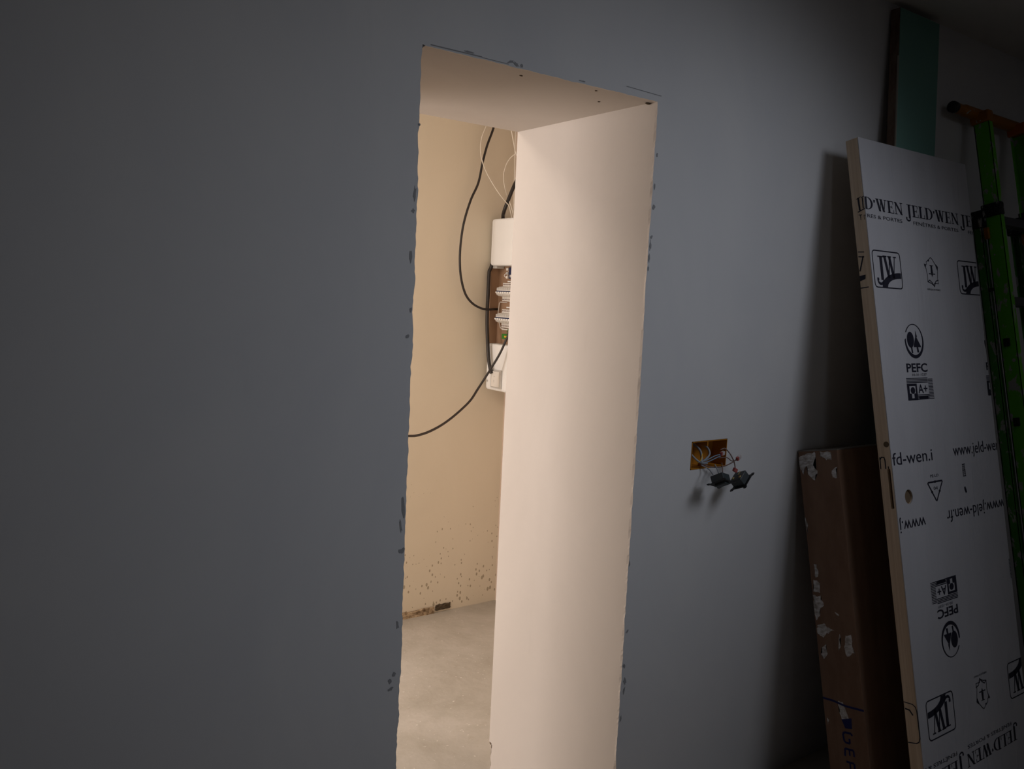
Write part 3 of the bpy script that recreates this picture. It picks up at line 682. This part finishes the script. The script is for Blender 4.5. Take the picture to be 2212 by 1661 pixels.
def pefc(u, v, flip=False):
    """circle with two trees, letters below, rating label below that; (u, v) = circle centre"""
    s = -1 if flip else 1
    def T(p): return (u+s*p[0], v+s*p[1])
    k = Ink(); R = .052
    off = (.0, -.004*s)
    k.ring((u, v), R-.0065, R, math.radians(-150 if not flip else 30), math.radians(185 if not flip else 365), off)
    k.ellipse(T((-.020, -.004)), .019, .024); k.line([T((-.018, .018)), T((-.016, .034))], .007)
    k.poly([T(p) for p in ((.012, -.032), (.018, -.012), (.014, -.012), (.026, .004), (.022, .004), (.036, .018), (-.006, .018), (.004, .004), (0, .004), (.008, -.012))])
    k.poly([T(p) for p in ((.010, .018), (.018, .018), (.022, .034), (.012, .034))])
    k.done('tree_logo')
    k = Ink(); k.text('PEFC', *T((-.058, .092)), .025, .116, flip, 0.02); k.text('10-31-1237', *T((-.030, .104)), .007, .08, flip)
    k.done('letters')
    k = Ink()
    def R_(x0, y0, x1, y1): k.poly([T(p) for p in ((x0, y0), (x1, y0), (x1, y1), (x0, y1))])
    X0, Y0, Wd, H = -.066, .110, .146, .066
    for q in range(4): R_(X0, Y0+q*.0042, X0+.118, Y0+q*.0042+.0024)
    for q in range(14): R_(X0+Wd-.026, Y0+.004+q*.0045, X0+Wd, Y0+.004+q*.0045+.0022)
    # dark pictogram field with a pale house and dome left open
    R_(X0, Y0+.017, X0+.012, Y0+H); R_(X0+.046, Y0+.017, X0+.054, Y0+H); R_(X0+.012, Y0+.017, X0+.046, Y0+.024); R_(X0+.012, Y0+.060, X0+.046, Y0+H)
    k.ellipse(T((X0+.030, Y0+.037)), .012, .010); R_(X0+.012, Y0+.046, X0+.022, Y0+.060); R_(X0+.036, Y0+.046, X0+.046, Y0+.060)
    for q in range(4): R_(X0+.054, Y0+.050+q*.0042, X0+.120, Y0+.050+q*.0042+.0026)
    R_(X0+.062, Y0+.056, X0+.112, Y0+.064)
    k.text('A+', *T((X0+.060, Y0+.046)), .026, .052, flip, 0.01)
    k.done('rating_label')
pefc(.187, .597); pefc(.671, .597); pefc(.213, 1.478, True); pefc(.697, 1.478, True)

k = Ink(); k.text('www.jeld-wen.fr', .343, .951, .036, .342); k.text('fd-wen.i', .004, .954, .036, .216); k.done('web_address')
k = Ink(); k.text('www.jeld-wen.fr', .628, 1.110, .036, .362, True); k.text('www.jeld-wen.fr', .144, 1.112, .036, .362, True); k.done('web_address')
k = Ink()
tri = [(.176, 1.018), (.262, 1.018), (.218, 1.076)]
def lerp(a, b, t_): return (a[0]+(b[0]-a[0])*t_, a[1]+(b[1]-a[1])*t_)
for i in range(3):
    a, b = tri[i], tri[(i+1) % 3]
    k.line([lerp(a, b, .04), lerp(a, b, .44)], .0048); k.line([lerp(a, b, .52), lerp(a, b, .97)], .0048)
    c_ = lerp(a, b, .50); k.ellipse(c_, .0055, .0040, 8)
k.text('PE-LD', .196, 1.004, .008, .046); k.text('04', .208, 1.042, .010, .022)
k.done('recycling_symbol')
k = Ink()                                                   # date stamp printed sideways, and an ink blot
for q in range(7): k.line([(.388, .980+q*.006), (.404, .980+q*.006)], .0018 if q % 3 else .003)
k.line([(.389, .980), (.389, 1.016)], .002); k.line([(.403, .984), (.403, 1.017)], .002); k.line([(.396, .982), (.396, 1.01)], .0015)
k.poly([(.386, 1.050), (.393, 1.048), (.398, 1.058), (.400, 1.066), (.393, 1.069), (.388, 1.060)])
k.done('date_stamp')

# film printing that carries on over the wooden edge
class EdgeInk(Ink):
    def poly(s, pts):
        f = s.bm.faces.new([s.bm.verts.new((-.0006, w_, SV-v)) for w_, v in pts])
        if len(pts) > 4: bmesh.ops.triangulate(s.bm, faces=[f])
    def done(s, name): return finish(s.bm, name, M_ink, ds)
k = EdgeInk()
k.poly([(.0165, .176), (.0215, .176), (.0195, .214), (.0145, .214)]); k.poly([(.010, .174), (.025, .178), (.025, .180), (.010, .176)]); k.poly([(.008, .212), (.024, .216), (.024, .219), (.008, .215)])
k.line([(.006, .180), (.006, .210)], .003); k.line([(.001, .176), (.008, .178)], .0024); k.line([(.001, .212), (.008, .214)], .0024)
k.line([(.022, .226), (.012, .228)], .0016); k.line([(.017, .227), (.017, .242)], .0016); k.line([(.006, .230), (.006, .243)], .0014); k.line([(.006, .230), (.001, .232)], .0014)
k.line([(.036, .332), (.018, .336)], .0025); k.line([(.036, .346), (.020, .350)], .003); k.line([(.022, .348), (.036, .388)], .004); k.poly([(.039, .402), (.020, .402), (.022, .414), (.039, .418)]); k.line([(.039, .438), (.015, .439)], .003)
k.line([(.035, .930), (.035, .962)], .003); k.line([(.035, .936), (.030, .929), (.022, .930), (.020, .938), (.020, .962)], .003); k.line([(.012, .956), (.012, .961)], .003)
pts = [(.038, 1.616), (.014, 1.618), (.006, 1.624), (.003, 1.636), (.002, 1.708), (.006, 1.720), (.014, 1.725), (.038, 1.727)]
k.line(pts, .0026); k.line([(.036, 1.634), (.024, 1.636), (.016, 1.648)], .004)
k.done('edge_printing')

# tall cardboard box behind the slab
BL, BT, BW, BH = 0.217, 0.136, 0.26, 1.0838
cb, _ = leaner('cardboard_box', 2.2401, -0.137, BH, BL)
tag(cb, 'tall brown cardboard box smeared with white paint leaning behind the door slab', 'box')
CH = BH/math.cos(math.atan(BL)); CF = BT*BL+.001
bm = bmesh.new(); box(bm, 0, BW, 0, BT, CF, CH-.002, bevel=.003)
body = finish(bm, 'carton_body', M_card, cb)
bm = bmesh.new(); box(bm, -.0005, BW+.0005, -.0005, BT*.5-.001, CH-.003, CH); box(bm, -.0005, BW+.0005, BT*.5+.001, BT+.0005, CH-.003, CH+.0012)
finish(bm, 'carton_flap', M_cardtop, cb)
SM = [[(.133,.019),(.113,.013),(.076,.005),(.076,.021),(.088,.045),(.072,.061),(.086,.092),(.106,.073),(.110,.048),(.124,.073),(.134,.051)],
 [(.058,.006),(.023,.007),(.023,.029),(.040,.031),(.060,.018)],[(.023,.062),(.008,.053),(.008,.087),(.027,.085)],[(.135,.203),(.128,.222),(.131,.256),(.1355,.228)],
 [(.120,.346),(.109,.347),(.109,.383),(.121,.387)],[(.127,.394),(.104,.401),(.108,.432),(.129,.428)],[(.132,.441),(.109,.442),(.098,.468),(.114,.479),(.113,.501),(.132,.516),(.133,.478)],
 [(.130,.531),(.104,.521),(.095,.532),(.073,.538),(.101,.552),(.113,.567),(.130,.555)],[(.055,.548),(.055,.579),(.065,.604)],[(.035,.549),(.017,.546),(.018,.579),(.011,.596),(.038,.611),(.043,.595)],
 [(.120,.594),(.105,.586),(.105,.616),(.117,.631),(.124,.619)],[(.084,.748),(.066,.749),(.053,.794),(.065,.812),(.083,.785)],[(.065,.483),(.049,.493),(.056,.495)],[(.128,.805),(.123,.812),(.127,.828)]]
r = random.Random(2)
for P in SM:
    bm = bmesh.new(); n = len(P); Q = []
    for i in range(n):                                    # ragged outline
        a, b = Vector(P[i]), Vector(P[(i+1) % n]); 
        for q in range(4):
            p = a.lerp(b, q/4); j = min(.003, (b-a).length*.12)
            Q.append((p.x+r.uniform(-j, j), p.y+r.uniform(-j, j)))
    f = bm.faces.new([bm.verts.new((-.00015, min(max(x, .001), .135), CH-max(y, .004))) for x, y in Q]); bmesh.ops.triangulate(bm, faces=[f])
    finish(bm, 'paint_smear', M_smear, cb)
bm = bmesh.new()
def cpoly(pts):
    f = bm.faces.new([bm.verts.new((-.0005, w_, CH-v)) for w_, v in pts])
def cl(pts, wd):
    for a, b in zip(pts, pts[1:]):
        a, b = Vector(a), Vector(b); d = (b-a).normalized(); nn = Vector((-d.y, d.x))*wd/2
        cpoly([a-nn, b-nn, b+nn, a+nn])
cl([(.1355, .748), (.10, .750), (.06, .758), (.001, .760)], .006)
cpoly([(.078, .800), (.044, .790), (.046, .822), (.068, .824)])
cl([(.048, .842), (.050, .836), (.072, .836), (.078, .842), (.076, .862), (.070, .866), (.058, .866), (.058, .852)], .006)
cl([(.048, .884), (.076, .884), (.078, .906)], .006); cl([(.062, .884), (.062, .902)], .005); cl([(.048, .884), (.048, .902)], .005)
cl([(.076, .922), (.050, .922), (.050, .944)], .006); cl([(.064, .922), (.064, .940)], .005)
finish(bm, 'blue_lettering', M_bink, cb)

# strip of green plasterboard standing behind the slab up to the ceiling
gb, gl = leaner('plasterboard_strip', 2.527, -0.035, 2.437, 0.062)
tag(gb, 'narrow dark green plasterboard strip standing behind the door slab up to the ceiling', 'board')
GL = 2.437/math.cos(math.atan(.062))
obj_box('board_core', M_gyps, (0.0005, .235, .0015, .030, .004, GL-.004), gb, .001)
obj_box('paper_face', M_teal, (.004, .236, 0, .0016, .004, GL-.004), gb)
obj_box('board_lip', M_gyps2, (0.0, .0042, -.0003, .0035, .004, GL-.15), gb)

# paint-splattered ladder
ld, _ = leaner('ladder', 3.035, -0.088, 2.18, 0.222)
tag(ld, 'green paint-splattered ladder with orange top bar leaning right of the door slab', 'ladder')
LL = 2.18/math.cos(math.atan(.222)); LW = .295
def channel(bm, x, side, y0, y1, z0, z1, t=.003, fl=.024):
    """C-section rail: web at x, flanges towards side"""
    box(bm, x, x+t, y0, y1, z0, z1); xa, xb = sorted((x, x+side*fl))
    box(bm, xa, xb+(t if side < 0 else 0), y0, y0+t, z0, z1); box(bm, xa, xb+(t if side < 0 else 0), y1-t, y1, z0, z1)
for x, s in ((0, 1), (LW, -1)):
    bm = bmesh.new(); channel(bm, x, s, 0, .052, .02, LL); finish(bm, 'front_rail', M_lgreen, ld)
for x, s in ((-.004, 1), (LW+.004, -1)):
    bm = bmesh.new(); channel(bm, x, s, .064, .094, .02, LL-.33); finish(bm, 'rear_rail', M_lgreen2, ld)
for kx in range(7):
    z = LL-.36-kx*.28
    bm = bmesh.new(); box(bm, .003, LW, .010, .042, z-.016, z+.016, bevel=.005); finish(bm, 'rung', M_rung, ld)
for x in (-.012, LW-.026):
    bm = bmesh.new(); box(bm, x, x+.040, .048, .104, LL-.375, LL-.315, bevel=.006); box(bm, x+.004, x+.034, -.006, .06, LL-.345, LL-.300, bevel=.006)
    finish(bm, 'joint_bracket', M_lblack, ld)
    obj_box('locking_pin', M_lorange, (x-.002, x+.010, .040, .056, LL-.42, LL-.38), ld, .003)
    for z in (LL-.78, LL-1.05): obj_box('rail_clip', M_black, (x+.010 if x > 0 else -.006, x+.034 if x > 0 else .006, .020, .040, z-.014, z+.014), ld, .003)
    obj_box('rear_stop', M_black, ((x+.010 if x > 0 else -.010), (x+.034 if x > 0 else .004), .050, .066, LL-.60, LL-.588), ld, .002)
bm = bmesh.new(); tube(bm, [(-.135, .045, LL+.022), (.0, .045, LL+.022), (LW+.10, .045, LL+.022)], lambda q: .020 if q > .26 else .017, 14, 12)
tb2 = finish(bm, 'top_bar', M_lorange, ld, True)
bm = bmesh.new(); tube(bm, [(-.150, .045, LL+.022), (-.132, .045, LL+.022)], .019, 14, smooth=False); finish(bm, 'bar_end', M_lblack, ld, True)
for x in (-.008, LW-.030):
    bm = bmesh.new(); box(bm, x, x+.038, -.004, .060, LL-.018, LL+.022, bevel=.006); finish(bm, 'rail_cap', M_orange if x > 0 else M_lorange, ld)
for x in (-.004, LW-.022):
    bm = bmesh.new(); box(bm, x, x+.03, -.004, .058, 0.018, .05, bevel=.004); finish(bm, 'rubber_foot', M_black, ld)
